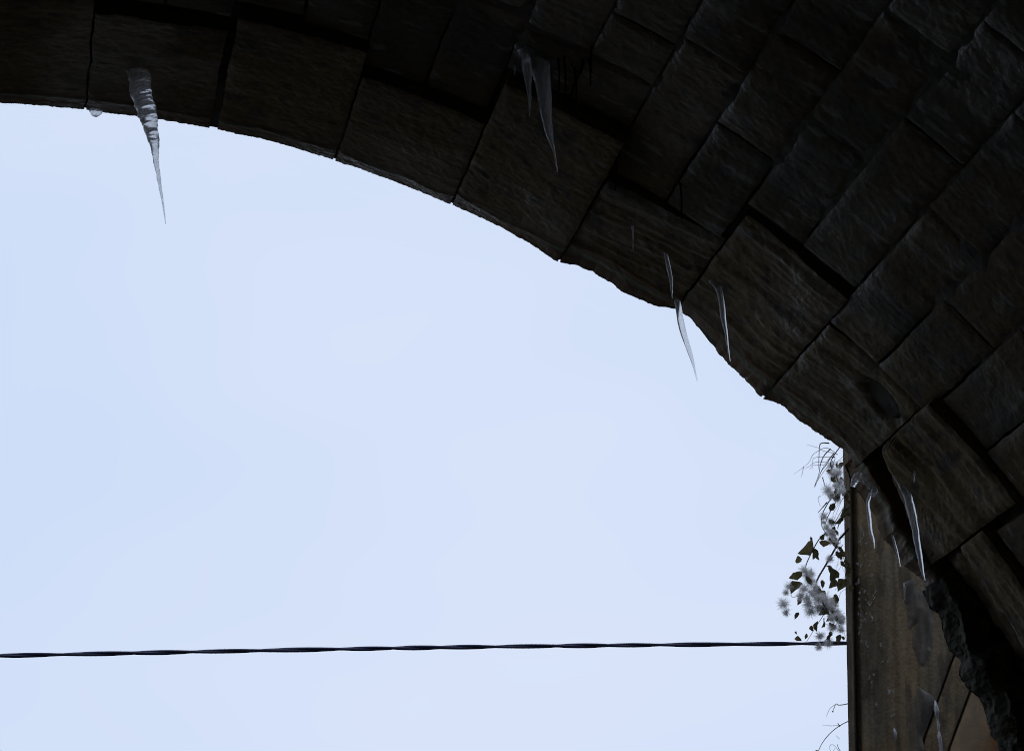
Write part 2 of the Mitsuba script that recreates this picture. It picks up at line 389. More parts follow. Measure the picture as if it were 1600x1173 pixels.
# what is left of the broken stones at the face: a thin lip, then lumps grown over with moss
fm = lambda th, y, e: 0.055 * (meshkit.fbm(np.stack([th * 0.8, y * 15, 0 * th + 3], -1), 4) - 0.5)
fl = relief(77, (0, 0, 0), 0.02, 0.02)
add('broken_lip', patch(54.2, 62.3, lambda th: np.interp(th, [54, 55.3, 57.5, 60.3, 62.4], [7.0, 6.965, 6.975, 7.0, 7.03]), YF + 0.02,
                        lambda th, y, e: rim(th) * sm(0, 0.05, e + 0.03) + 0.4 * fl(th, y, e), 90, 14, 0.3), RING[0], bridge, smooth=40,
    label='thin broken lip of stone left at the arch rim')
add('mossy_lump', patch(62.1, 80, lambda th: 6.985 + 0.05 * (meshkit.fbm(np.stack([th, 0 * th, 0 * th], -1), 3) - 0.5), YF + 0.03,
                        lambda th, y, e: rim(th) * sm(0, 0.09, y - 6.9) + fm(th, y, e), 260, 28, 0.3), 'mossy_stone_material', bridge, smooth=60,
    label='dark moss grown stone at the lower end of the rim')
for a, b, y0 in [(-5.75, 1.1, 6.4)] + [(-5.75 - 6.74 * k_ - 6.74, -5.75 - 6.74 * k_, 6.3 + 0.1 * (k_ % 3)) for k_ in range(12)] + [(74.7, 81.4, 6.45), (81.4, 88.2, 6.3)]:
    hidden.append(patch(a + 0.1, b - 0.1, y0, YF, lambda th, y, e: 0.012 * (meshkit.fbm(np.stack([th, y * 8, 0 * th], -1), 3) - 0.5), 12, 10, 0.45))
add('hidden_masonry', join(hidden), VAULT[0], bridge, smooth=False, kind='stuff')

# ---------------------------------------------------------------- moss
tufts = []
for _ in range(9000):
    th = rng.uniform(62.0, 73)
    y = rng.uniform(6.93, 7.13)
    r = R + rim(np.array([th]))[0] * min(1, (y - 6.9) / 0.09) + 0.012
    p = put(np.array([th]), np.array([y]), np.array([r]))[0]
    if meshkit.fbm(p * 15, 3) < 0.44:
        continue
    d = put(np.array([th]), np.array([y]), np.array([-1.0]))[0] - np.array([CX, y, CZ]) + rng.normal(0, 0.7, 3)
    d /= np.linalg.norm(d)
    s = np.cross(d, rng.normal(0, 1, 3)); s /= np.linalg.norm(s)
    L, W = rng.uniform(0.004, 0.016), rng.uniform(0.0008, 0.0022)
    tufts.append((np.array([p - s * W, p + s * W, p + d * L, p + d * L * 0.5 + np.cross(s, d) * W]), np.array([[0, 1, 2], [0, 3, 2], [1, 3, 2]])))
add('moss', join(tufts), 'moss_material', None, smooth=False, label='dark green moss on the lowest part of the arch rim', category='moss', kind='stuff')

# ---------------------------------------------------------------- icicles


def icicle(pts, label, ripple=0.10, lam=0.022, n=90, sides=22, mat='ice', seed=0, group=None):
    pts = np.asarray(pts, float)
    C = spline(pts, n)
    C[:, 3] = np.maximum(C[:, 3], 0.0006)
    L = np.concatenate([[0], np.cumsum(np.linalg.norm(np.diff(C[:, :3], axis=0), axis=1))])
    ang = np.arange(sides) * 2 * np.pi / sides
    q = np.stack([np.cos(ang)[None] * 0.9 + 0 * L[:, None], np.sin(ang)[None] * 0.9 + 0 * L[:, None], (L / lam * 0.8)[:, None] + seed + 0 * ang], -1)
    wob = 1 + ripple * (2 * meshkit.fbm(q, 3, seed) - 1) * 1.5 + 0.10 * ripple * np.sin(2 * np.pi * L / lam + 2.0 * meshkit.noise(np.stack([L * 30, L * 0, L * 0], -1)))[:, None]
    return add('icicle', tube(C[:, :3], C[:, 3], sides, wob), mat, None, True, label=label, category='icicle', **({'group': group} if group else {}))


ICE = {
 'I1': [[.6450, 6.755, 4.905, .056], [.6490, 6.760, 4.872, .044], [.6540, 6.767, 4.846, .034], [.6569, 6.768, 4.8097, .0301], [.6583, 6.768, 4.7652, .0301], [.666, 6.768, 4.7285, .0273], [.6714, 6.768, 4.688, .0245], [.6756, 6.768, 4.6537, .0207], [.6804, 6.768, 4.6075, .0127], [.6804, 6.768, 4.5677, .0085], [.6821, 6.768, 4.5279, .0066], [.6839, 6.768, 4.4882, .0047], [.6874, 6.768, 4.4289, .003], [.6894, 6.768, 4.3641, .0009]],
 'I3': [[1.650, 6.07, 4.540, .060], [1.6560, 6.08, 4.5050, .036], [1.6582, 6.08, 4.448, .0225], [1.6557, 6.08, 4.3936, .019], [1.6546, 6.08, 4.3488, .0156], [1.654, 6.08, 4.3078, .0121], [1.6549, 6.08, 4.2836, .0095], [1.6573, 6.08, 4.2575, .0052], [1.6599, 6.08, 4.2333, .003], [1.6601, 6.08, 4.1743, .001]],
 'I3b': [[1.6179, 6.062, 4.5375, .028], [1.6167, 6.062, 4.5167, .0138], [1.6154, 6.062, 4.4697, .013], [1.6123, 6.062, 4.4229, .0078], [1.6098, 6.062, 4.3801, .0043], [1.603, 6.062, 4.332, .0013]],
 'I3c': [[1.6088, 6.153, 4.5476, .0044], [1.6054, 6.153, 4.5229, .0035], [1.6032, 6.153, 4.4944, .0013]],
 'I4': [[2.0020, 6.665, 4.3, .016], [2.0099, 6.669, 4.2755, .0056], [2.0151, 6.669, 4.2591, .0047], [2.0185, 6.669, 4.2309, .0033], [2.0096, 6.669, 4.1617, .0011]],
 'I5': [[2.117, 6.724, 4.205, .016], [2.122, 6.724, 4.1745, .0056], [2.1241, 6.724, 4.1263, .0066], [2.1254, 6.724, 4.0863, .0047], [2.122, 6.724, 4.0467, .0028], [2.1198, 6.724, 4.0269, .0011]],
 'I6': [[2.2164, 6.987, 4.1188, .0087], [2.2181, 6.987, 4.0919, .0092], [2.2175, 6.987, 4.057, .0097], [2.2199, 6.987, 4.0158, .0097], [2.2252, 6.987, 3.9746, .0077], [2.2325, 6.987, 3.9333, .0058], [2.2355, 6.987, 3.9026, .0034], [2.2382, 6.987, 3.8579, .0012]],
 'I7': [[2.266, 6.735, 4.085, .024], [2.2712, 6.739, 4.0503, .0100], [2.2714, 6.739, 4.0024, .0085], [2.2687, 6.739, 3.9628, .0075], [2.2698, 6.739, 3.923, .0047], [2.2674, 6.739, 3.8738, .0028], [2.2669, 6.739, 3.8305, .0011]],
 'I8': [[2.7492, 6.667, 3.5004, .0028], [2.7443, 6.667, 3.4854, .003], [2.736, 6.667, 3.4476, .0028], [2.7269, 6.667, 3.4062, .0011]],
 'I9': [[2.7486, 6.616, 3.4922, .0028], [2.7474, 6.616, 3.4808, .003], [2.7432, 6.616, 3.4448, .0011]],
 'I10': [[2.7301, 6.8, 3.4956, .0190], [2.7446, 6.8, 3.4422, .0140], [2.7543, 6.8, 3.3946, .0118], [2.757, 6.8, 3.3421, .0118], [2.7576, 6.8, 3.2996, .0099], [2.7558, 6.8, 3.2344, .0085], [2.7554, 6.8, 3.1771, .0047], [2.7576, 6.8, 3.1483, .0014]],
 'I11': [[2.7204, 7.0, 3.4734, .0048], [2.7134, 7.0, 3.458, .0048], [2.7047, 7.0, 3.4388, .0053], [2.7031, 7.0, 3.4032, .0058], [2.699, 7.0, 3.36, .0048], [2.7015, 7.0, 3.3301, .0039], [2.7007, 7.0, 3.3046, .0014]],
 'I12': [[2.7775, 7.04, 3.3803, .0029], [2.7785, 7.04, 3.3643, .0033], [2.7823, 7.04, 3.3202, .0035], [2.7852, 7.04, 3.2823, .0031], [2.7853, 7.04, 3.2507, .0015]],
}
icicle(ICE['I1'], 'largest icicle, thick and rippled, hanging from the crown at left across the sky', 0.15, 0.0135, 240, 36, 'milky_ice', seed=1)
icicle(ICE['I3'], 'wide grey icicle with a long thin tip hanging against the dark vault, top centre', 0.10, 0.03, 90, seed=2)
icicle(ICE['I3b'], 'shorter grey icicle just left of the wide one at top centre', 0.10, 0.03, seed=3)
icicle(ICE['I3c'], 'tiny ice spike left of the grey pair at top centre', 0.10, 0.02, 30, 12, seed=4)
icicle(ICE['I4'], 'very thin faint icicle on the streaked ring stone, left of the bright slivers', 0.10, 0.02, 50, 12, seed=5)
icicle(ICE['I5'], 'slender icicle on the ring stone right above the one tipping into the sky', 0.12, 0.02, 60, 14, seed=6)
icicle(ICE['I6'], 'flat pale icicle hanging from the worn rim into the sky, middle of the arch', 0.10, 0.03, 80, seed=7)
icicle(ICE['I7'], 'thin bright edged icicle against dark stone, right of the one in the sky', 0.10, 0.03, 70, 16, seed=8)
icicle(ICE['I8'], 'short thread of ice above the long icicle by the dark cavity', 0.10, 0.02, 40, 10, seed=9)
icicle(ICE['I9'], 'shortest ice thread, upper right of the dark cavity', 0.10, 0.02, 40, 10, seed=10)
icicle(ICE['I10'], 'long icicle with a wide root hanging in front of the dark cavity at right', 0.14, 0.02, 110, seed=11)
icicle(ICE['I11'], 'crooked thin white icicle below the ice lump on the broken lip', 0.14, 0.016, 70, 14, seed=12)
icicle(ICE['I12'], 'small thin icicle on the broken lip, between two longer ones', 0.12, 0.016, 50, 12, seed=13)

s = trimesh.creation.icosphere(3, 1.0); v = np.array(s.vertices)
v = v * (1 + 0.25 * (meshkit.fbm(v * 2 + 3, 3)[:, None] - 0.5)) * np.array([0.0195, 0.018, 0.021])
add('ice_nodule', (v + np.array([0.549, 7.090, 4.872]), np.array(s.faces)), 'milky_ice', None, True, label='small round knob of cloudy ice under the arch rim at far left', category='ice')
P = spline([[2.690, 7.06, 3.512, .006], [2.700, 7.05, 3.532, .011], [2.714, 7.04, 3.537, .015], [2.726, 7.02, 3.520, .017], [2.735, 7.01, 3.500, .016], [2.735, 7.0, 3.480, .011], [2.722, 7.0, 3.463, .006]], 60)
ang = np.arange(20) * 2 * np.pi / 20
wob = 0.65 + 0.8 * meshkit.fbm(np.stack([np.cos(ang)[None] * 1.6 + np.arange(60)[:, None] * 0.3, np.sin(ang)[None] * 1.6 + 0 * np.arange(60)[:, None], 0 * ang[None] + np.arange(60)[:, None] * 0.2], -1), 3)
add('ice_lump', tube(P[:, :3], P[:, 3], 20, wob), 'ice', None, True, label='knobbly lump of clear ice glazing the top of the broken lip beside the wall', category='ice')

# dark rootlets hanging out of the open joint
for pts, label in (
        ([[1.694, 6.018, 4.51], [1.690, 6.018, 4.44], [1.681, 6.018, 4.38]], 'leftmost thin black rootlet beside the wide grey icicle at top centre'),
        ([[1.704, 5.995, 4.51], [1.699, 5.995, 4.42], [1.688, 5.995, 4.341]], 'longest black rootlet, second from the wide grey icicle at top centre'),
        ([[1.737, 6.028, 4.49], [1.733, 6.028, 4.40], [1.722, 6.028, 4.333]], 'third black rootlet from the wide grey icicle at top centre'),
        ([[1.749, 5.975, 4.48], [1.745, 5.975, 4.44], [1.734, 5.975, 4.413], [1.721, 5.975, 4.419], [1.712, 5.975, 4.442]], 'looped black rootlet hanging across the others at top centre'),
        ([[1.759, 5.955, 4.47], [1.757, 5.955, 4.41], [1.750, 5.955, 4.362]], 'short black rootlet right of the looped one at top centre'),
        ([[1.757, 5.907, 4.47], [1.743, 5.907, 4.375]], 'rightmost black rootlet of the row at top centre'),
        ([[2.070, 6.312, 4.27], [2.064, 6.312, 4.18], [2.053, 6.312, 4.113]], 'lone black rootlet hanging over the ring stone above the bright ice slivers'),
        ([[1.908, 6.345, 4.38], [1.900, 6.345, 4.28], [1.889, 6.345, 4.222]], 'lone black rootlet at the joint below the row at top centre'),
        ):
    C = spline(pts, 24)
    add('rootlet', tube(C, np.linspace(0.0042, 0.0016, 24), 6), 'root_material', None, True, label=label, category='root', group='black rootlets hanging from the vault joints')

# ---------------------------------------------------------------- the wall beyond the arch
YW, K = 9.2, 0.164                                            # face of the wall, lean of its end
wall = thing('retaining_wall', 'battered brown stone wall streaked with damp and ice, standing beyond the arch at lower right', 'wall')
ZT = 4.262


def left(z):
    return 3.487 + K * (z - 4.23)


def slab(poly, y0, y1, skew=0.0):
    """A prism on the polygon [(x, z), ...] from y0 (near) to y1."""
    m = trimesh.creation.extrude_polygon(Polygon(poly), y1 - y0, engine='earcut')
    v = np.array(m.vertices)
    return np.stack([v[:, 0] + skew * v[:, 2], v[:, 2] + y0, v[:, 1]], -1), np.array(m.faces)[:, ::-1]


# the wall's end is cut back at a sharp angle
add('corner_strip', slab([(left(0), 0), (left(0) + 0.019, 0), (left(ZT) + 0.018, ZT), (left(ZT), ZT)], YW - 0.02, YW + 0.7, 0.55), 'strip_material', wall, smooth=False, label='narrow stone edging at the corner of the wall')
add('core', slab([(left(0) + 0.088, 0), (6.4, 0), (6.4, ZT - 0.01), (left(ZT) + 0.087, ZT - 0.01)], YW + 0.10, YW + 0.68, 0.55), 'masonry_material', wall, smooth=False)


def face(poly, depth, mat, seed, res=0.022, **tags):
    """A stone of the wall's face: the polygon, its front gently uneven and its edges worn."""
    pg = Polygon(poly)
    g = pg.buffer(-0.0005, join_style=2)
    x0, z0, x1, z1 = g.bounds
    import shapely
    xs, zs = np.meshgrid(np.arange(x0, x1, res), np.arange(z0, z1, res))
    inner = g.buffer(-res * 0.7)
    pts = np.stack([xs.ravel(), zs.ravel()], -1)
    if not inner.is_empty:
        pts = pts[shapely.contains_xy(inner, pts[:, 0], pts[:, 1])]
    bd = np.array([g.exterior.interpolate(t).coords[0] for t in np.arange(0, g.exterior.length, res)])
    ib = np.array([g.buffer(-0.007).exterior.interpolate(t).coords[0] for t in np.arange(0, g.buffer(-0.007).exterior.length, res)])
    al = np.vstack([bd, ib, pts])
    from scipy.spatial import Delaunay
    tri = Delaunay(al).simplices
    cen = al[tri].mean(1)
    tri = tri[shapely.contains_xy(g.buffer(0.0008), cen[:, 0], cen[:, 1])]
    e = shapely.distance(shapely.points(al), g.exterior)
    n3 = np.stack([al[:, 0] * 9, al[:, 1] * 3, 0 * e + seed], -1)
    y = YW + 0.008 * np.exp(-e / 0.005) + 0.02 * (meshkit.fbm(n3, 4) - 0.5)
    a = np.stack([al[:, 0], y, al[:, 1]], -1)
    p, q_, s_ = (a[tri[:, k_]] for k_ in range(3))
    flip = np.cross(q_ - p, s_ - p)[:, 1] > 0
    tri[flip] = tri[flip][:, ::-1]
    nb = len(bd)
    back = np.stack([bd[:, 0], np.full(nb, YW + depth), bd[:, 1]], -1)
    i = np.arange(nb); j = (i + 1) % nb
    if not g.exterior.is_ccw:
        i, j = j, i
    side = np.vstack([np.stack([i, len(a) + i, j], -1), np.stack([j, len(a) + i, len(a) + j], -1)])
    return add('wall_stone', (np.vstack([a, back]), np.vstack([tri, side])), mat, wall, smooth=40, **tags)


def lf(z):
    return left(z) + 0.062


# the joints of the wall slope down to the left
face([(lf(2.6), 2.6), (3.50, 2.6), (3.606, 3.066), (3.688, 3.202), (3.80, 3.385), (4.16, 3.97), (4.16, ZT), (lf(ZT), ZT)], 0.098, 'wall_material', 1.0)
face([(3.51, 2.6), (3.545, 2.6), (3.695, 3.015), (3.838, 3.245), (4.16, 3.76), (4.16, 3.955), (3.805, 3.380), (3.693, 3.197), (3.612, 3.06)], 0.098, 'wall_material', 5.0)
face([(3.556, 2.6), (4.16, 2.6), (4.16, 3.745), (3.846, 3.240), (3.703, 3.010)], 0.098, 'wall_pale_material', 9.0, label='pale wall stone with an orange rust stain')
x = 4.168
for k_ in range(4):
    face([(x, 2.6), (x + 0.6, 2.6), (x + 0.6, 3.4), (x, 3.4)], 0.098, 'wall_material', 11.0 + k_, 0.1)
    face([(x, 3.408), (x + 0.6, 3.408), (x + 0.6, ZT), (x, ZT)], 0.098, 'wall_material', 21.0 + k_, 0.1)
    x += 0.608
for r_ in range(4):
    z0 = r_ * 0.648; x = lf(z0)
    while x < 6.5:
        w = rng.uniform(0.7, 0.95)
        a = lf(z0) if x <= lf(z0) + 1e-6 else x
        b = lf(z0 + 0.64) if a == lf(z0) else x
        face([(a, z0 + 0.004), (x + w - 0.006, z0 + 0.004), (x + w - 0.006, z0 + 0.642), (b, z0 + 0.642)], 0.098, 'wall_material', rng.uniform(30, 90), 0.1)
        x += w

# ice that has run down the wall


def sheet(poly, thick, label, seed):
    ol = spline(np.vstack([poly, poly[:1]]), 160)
    ol[:, 0] += 0.016 * (meshkit.fbm(np.stack([ol[:, 1] * 40, ol[:, 0] * 12, 0 * ol[:, 0] + seed], -1), 3) - 0.5)
    g = Polygon(ol).buffer(0)
    g = max(getattr(g, 'geoms', [g]), key=lambda p_: p_.area)
    parts = []
    import shapely
    from scipy.spatial import Delaunay
    x0, z0, x1, z1 = g.bounds
    xs, zs = np.meshgrid(np.arange(x0, x1, 0.006), np.arange(z0, z1, 0.006))
    pts = np.stack([xs.ravel(), zs.ravel()], -1)
    pts = pts[shapely.contains_xy(g.buffer(-0.003), pts[:, 0], pts[:, 1])]
    bd = np.array([g.exterior.interpolate(t).coords[0] for t in np.arange(0, g.exterior.length, 0.006)])
    al = np.vstack([bd, pts]); tri = Delaunay(al).simplices
    cen = al[tri].mean(1); tri = tri[shapely.contains_xy(g, cen[:, 0], cen[:, 1])]
    e = shapely.distance(shapely.points(al), g.exterior)
    lift = thick * (1 - np.exp(-e / 0.02)) * (0.55 + 0.9 * meshkit.fbm(np.stack([al[:, 0] * 30, al[:, 1] * 9, 0 * e + seed], -1), 3))
    a = np.stack([al[:, 0], YW + 0.006 - 0.006 * (e > 0) - 0.7 * lift, al[:, 1]], -1)
    p, q_, s_ = (a[tri[:, k_]] for k_ in range(3))
    flip = np.cross(q_ - p, s_ - p)[:, 1] > 0
    tri[flip] = tri[flip][:, ::-1]
    add('ice_sheet', (a, tri), 'sheet_ice', None, True, label=label, category='ice')


sheet(np.array([[3.645, 3.68], [3.692, 3.68], [3.684, 3.556], [3.639, 3.491], [3.631, 3.543]]), 0.012, 'short tongue of blue grey ice on the wall, leftmost under the broken lip', 1)
sheet(np.array([[3.7, 3.66], [3.752, 3.63], [3.737, 3.52], [3.704, 3.417], [3.66, 3.34], [3.633, 3.378], [3.633, 3.449], [3.661, 3.509]]), 0.016, 'long tongue of blue grey ice on the wall right below the icicle tip', 2)
sheet(np.array([[3.623, 3.273], [3.681, 3.21], [3.646, 3.139], [3.604, 3.081], [3.603, 3.024], [3.556, 2.84], [3.491, 2.847], [3.532, 3.031], [3.553, 3.128], [3.579, 3.195]]), 0.016, 'blue grey ice sheet on the wall at the bottom of the picture', 3)
P = spline([[3.679, YW - .004, 3.208, .002], [3.674, YW - .014, 3.185, .008], [3.673, YW - .016, 3.160, .010], [3.671, YW - .012, 3.130, .0045], [3.670, YW - .012, 3.106, .006], [3.668, YW - .012, 3.085, .004], [3.665, YW - .014, 3.062, .0085], [3.664, YW - .014, 3.035, .007], [3.660, YW - .012, 2.99, .005], [3.655, YW - .008, 2.93, .002]], 80)
add('icicle', tube(P[:, :3], P[:, 3], 14), 'rime', None, True, label='beaded white run of ice down a sloping joint of the wall', category='icicle')
P = spline([[3.4925, YW - .008, 3.118, .002], [3.492, YW - .012, 3.100, .0065], [3.491, YW - .012, 3.086, .006], [3.489, YW - .008, 3.065, .0015]], 30)
add('icicle', tube(P[:, :3], P[:, 3], 12), 'rime', None, True, label='lone white drop of ice on the wall left of the beaded run', category='icicle')
P = spline([[3.641, YW - .006, 3.675, .002], [3.638, YW - .012, 3.655, .004], [3.634, YW - .012, 3.635, .0035], [3.628, YW - .008, 3.605, .001]], 30)
add('icicle', tube(P[:, :3], P[:, 3], 10), 'ice', None, True, label='thin drip of ice on the wall just below the broken lip', category='icicle')
BE = [[3.504, 3.893], [3.493, 3.85], [3.478, 3.795], [3.477, 3.761], [3.521, 3.84], [3.49, 3.763], [3.51, 3.756], [3.466, 3.716], [3.45, 3.687], [3.464, 3.693], [3.517, 3.706], [3.51, 3.656], [3.485, 3.607], [3.448, 3.593], [3.442, 3.573], [3.466, 3.578], [3.451, 3.623], [3.506, 3.623], [3.44, 3.535], [3.428, 3.498], [3.433, 3.472], [3.443, 3.441], [3.486, 3.556], [3.493, 3.429], [3.499, 3.378], [3.515, 3.364], [3.449, 3.333], [3.429, 3.309], [3.504, 3.265], [3.51, 3.259], [3.452, 3.213], [3.498, 3.183], [3.502, 3.16], [3.505, 3.885], [3.506, 3.862], [3.469, 3.775], [3.504, 3.792], [3.464, 3.652], [3.47, 3.626], [3.487, 3.645], [3.453, 3.551]]
beads = []
sp = trimesh.creation.icosphere(2, 1.0); sv, sf = np.array(sp.vertices), np.array(sp.faces)
for bx_, bz_ in BE:
    for _ in range(rng.integers(1, 3)):
        h = rng.uniform(0.003, 0.008); w = rng.uniform(0.0022, 0.0038)
        o = np.array([bx_ + rng.normal(0, 0.005), YW - 0.006, bz_ + rng.normal(0, 0.008)])
        vv = sv * np.array([w, 0.008, h]); vv[:, 0] += vv[:, 2] * rng.uniform(-0.1, 0.7)
        beads.append((vv + o, sf))
add('ice_beads', join(beads), 'ice', None, True, label='scattered frozen droplets down the edge of the wall', category='ice', kind='stuff')

# ---------------------------------------------------------------- the cable
A_, B_ = np.array([-9.0, 9.62, 4.50]), np.array([3.83, 9.62, 3.519])
pts = np.array([[-9, 4.28], [-4, 4.06], [-0.262, 3.838], [0.203, 3.806], [1.903, 3.679], [3.62, 3.536]])
tline = np.linspace(0, 1, 900)
C2 = spline(pts, 900)
P0 = np.stack([C2[:, 0], np.full(900, 9.62), C2[:, 1]], -1)
# the two cores wind round each other once in 0.47 m
ph = 2 * np.pi * (P0[:, 0] - 0.222) / 0.468 + 0.6 * np.sin(P0[:, 0] * 3.1) + 0.35 * np.sin(P0[:, 0] * 7.3)
cab = thing('cable', 'dark twisted two-core overhead cable crossing the pale sky to the wall', 'cable')
for sgn in (0, np.pi):
    off = np.stack([0 * ph, 0.0036 * np.cos(ph + sgn), 0.0036 * np.sin(ph + sgn)], -1)
    add('core', tube(P0 + off, 0.0058 * (1 + 0.10 * np.sin(P0[:, 0] * 11)), 10), 'cable_material', cab, True)

# ---------------------------------------------------------------- plants on the wall's end
vine = thing('clematis_vine', 'wild vine with fluffy grey seed heads and withered leaves hanging over the wall end', 'plant')
STEMS = [[[3.435, 3.895], [3.426, 3.885], [3.389, 3.851], [3.35, 3.813], [3.314, 3.759], [3.287, 3.71], [3.266, 3.664], [3.257, 3.639], [3.258, 3.596], [3.261, 3.566]], [[3.319, 3.872], [3.285, 3.844], [3.258, 3.782], [3.248, 3.739], [3.249, 3.696], [3.258, 3.643]], [[3.40, 4.05], [3.36, 3.98], [3.337, 3.923], [3.319, 3.872]], [[3.257, 3.639], [3.221, 3.685], [3.211, 3.712]], [[3.256, 3.635], [3.285, 3.624], [3.348, 3.605]], [[3.258, 3.643], [3.232, 3.65], [3.162, 3.648], [3.165, 3.691]], [[3.261, 3.566], [3.274, 3.539], [3.282, 3.509], [3.259, 3.459]], [[3.252, 3.554], [3.206, 3.481]], [[3.288, 3.641], [3.321, 3.603], [3.326, 3.534]], [[3.47, 4.24], [3.43, 4.18], [3.41, 4.10], [3.40, 4.02], [3.37, 3.95], [3.36, 3.90]], [[3.42, 3.98], [3.39, 3.92], [3.35, 3.86]]]
depth = lambda x, z: YW - 0.07 + 0.06 * math.sin(x * 31 + z * 17)
for _ in range(22):                                            # thin dry twigs
    z = rng.uniform(3.55, 4.2); x = left(z) - 0.004
    STEMS.append([[x, z]] + [[x - 0.03 * k_ * rng.uniform(0.4, 1.1), z + 0.012 * k_ * rng.normal(0, 1) - 0.012 * k_ * k_] for k_ in (1, 2, 3)])
for n_, s_ in enumerate(STEMS):
    C = spline([[x, depth(x, z), z] for x, z in s_], 30)
    add('stem', tube(C, np.linspace(1, 0.6, 30) * (0.0042 if n_ == 0 else 0.0022 if n_ in (1, 2, 9) else 0.0013 if n_ < 11 else 0.0008), 6), 'stem_material', vine, True)
HEADS = [[3.232, 3.756, 6.0], [3.267, 3.746, 5.5], [3.243, 3.731, 6.1], [3.149, 3.688, 6.0], [3.148, 3.671, 4.8], [3.136, 3.629, 6.8], [3.149, 3.602, 5.5], [3.193, 3.662, 6.5], [3.186, 3.637, 6.5], [3.26, 3.708, 6.0], [3.235, 3.667, 5.6], [3.205, 3.605, 6.8], [3.235, 3.615, 7.7], [3.22, 3.583, 7.7], [3.243, 3.589, 6.8], [3.284, 3.62, 7.7], [3.303, 3.626, 6.0], [3.327, 3.611, 6.0], [3.308, 3.583, 6.8], [3.344, 3.584, 5.1], [3.278, 3.539, 4.8], [3.306, 3.545, 6.8], [3.321, 3.531, 6.0], [3.243, 3.491, 6.8], [3.282, 3.509, 6.0], [3.302, 3.485, 6.1], [3.246, 3.456, 6.0], [3.272, 3.454, 7.7], [3.342, 3.55, 5.1], [3.35, 3.618, 4.3], [3.323, 3.772, 5.1], [3.384, 3.888, 5.1], [3.365, 3.89, 4.3], [3.367, 4.048, 6.6], [3.372, 4.023, 5.4], [3.39, 4.053, 4.8], [3.398, 4.027, 6.0], [3.394, 4.006, 4.8], [3.416, 4.075, 7.2], [3.404, 4.095, 4.8], [3.421, 4.118, 7.2], [3.408, 4.119, 4.8], [3.419, 4.144, 4.8], [3.43, 4.171, 4.8], [3.418, 4.05, 3.6], [3.361, 3.962, 6.0], [3.388, 3.939, 4.8], [3.343, 3.933, 3.0], [3.365, 3.919, 2.4], [3.388, 3.908, 4.2], [3.341, 3.906, 3.6], [3.359, 3.901, 3.6], [3.382, 3.89, 3.6], [3.329, 3.873, 4], [3.346, 3.851, 5], [3.376, 3.869, 5], [3.362, 3.835, 4], [3.262, 3.622, 6.5], [3.27, 3.60, 7.0], [3.225, 3.645, 6.0], [3.20, 3.625, 5.5], [3.295, 3.60, 6.5], [3.315, 3.565, 6.0], [3.26, 3.575, 6.0], [3.335, 3.63, 5.5]]
for n_, (x, z, r) in enumerate(HEADS):
    r = r / 400 * 1.22
    o = np.array([x, depth(x, z) + rng.normal(0, 0.015), z])
    r *= rng.uniform(0.8, 1.2)
    hairs = []
    lean = rng.normal(0, 0.35, 3) + np.array([0, 0, -0.2])
    for _ in range(260):
        d = rng.normal(0, 1, 3) + 1.3 * lean; d /= np.linalg.norm(d)
        c = np.cross(d, rng.normal(0, 1, 3)); c /= np.linalg.norm(c)
        L = r * rng.uniform(0.5, 1.05); t = np.linspace(0.05, 1, 5)[:, None]
        path = o + d * t * L + c * (1.0 * L) * t * t
        hairs.append(tube(path, np.array([0.0004, 0.0005, 0.0005, 0.0004, 0.0002]), 3))
    for _ in range(9):
        q = rng.normal(0, 1, 3); q /= np.linalg.norm(q)
        hairs.append(tube(o + np.outer(np.linspace(0, 0.22, 3) * r, q), np.array([0.0005, 0.0019, 0.0004]), 5))
    add('seed_head', join(hairs), 'fluff_material', vine, True)
LEAVES = [[[3.294, 3.846], [3.314, 3.87]], [[3.289, 3.842], [3.32, 3.826]], [[3.281, 3.823], [3.275, 3.789]], [[3.285, 3.818], [3.298, 3.78]], [[3.269, 3.852], [3.265, 3.87]], [[3.272, 3.848], [3.23, 3.831]], [[3.23, 3.819], [3.214, 3.783]], [[3.241, 3.792], [3.247, 3.805]], [[3.203, 3.73], [3.147, 3.714]], [[3.182, 3.689], [3.161, 3.656]], [[3.337, 3.825], [3.354, 3.832]], [[3.366, 3.824], [3.387, 3.831]], [[3.344, 3.778], [3.374, 3.798]], [[3.347, 3.796], [3.351, 3.767]], [[3.313, 3.755], [3.336, 3.71]], [[3.325, 3.745], [3.326, 3.728]], [[3.306, 3.713], [3.306, 3.68]], [[3.303, 3.674], [3.316, 3.651]], [[3.239, 3.684], [3.218, 3.716]], [[3.285, 3.697], [3.274, 3.646]], [[3.251, 3.584], [3.271, 3.548]], [[3.184, 3.59], [3.169, 3.566]], [[3.264, 3.579], [3.238, 3.56]], [[3.258, 3.583], [3.252, 3.552]], [[3.369, 3.816], [3.378, 3.817]], [[3.306, 3.643], [3.296, 3.662]], [[3.349, 3.614], [3.35, 3.64]]]
for _ in range(100):                                            # small withered leaves all down the tangle
    z = rng.uniform(3.46, 4.19)
    x = left(z) - abs(rng.normal(0, 0.035)) - (0.10 * rng.uniform(0, 1.6) if z < 3.66 else 0.005)
    w = rng.normal(0, 0.010, 2)
    LEAVES.append([[x, z], [x + w[0], z - abs(w[1]) - 0.012]])
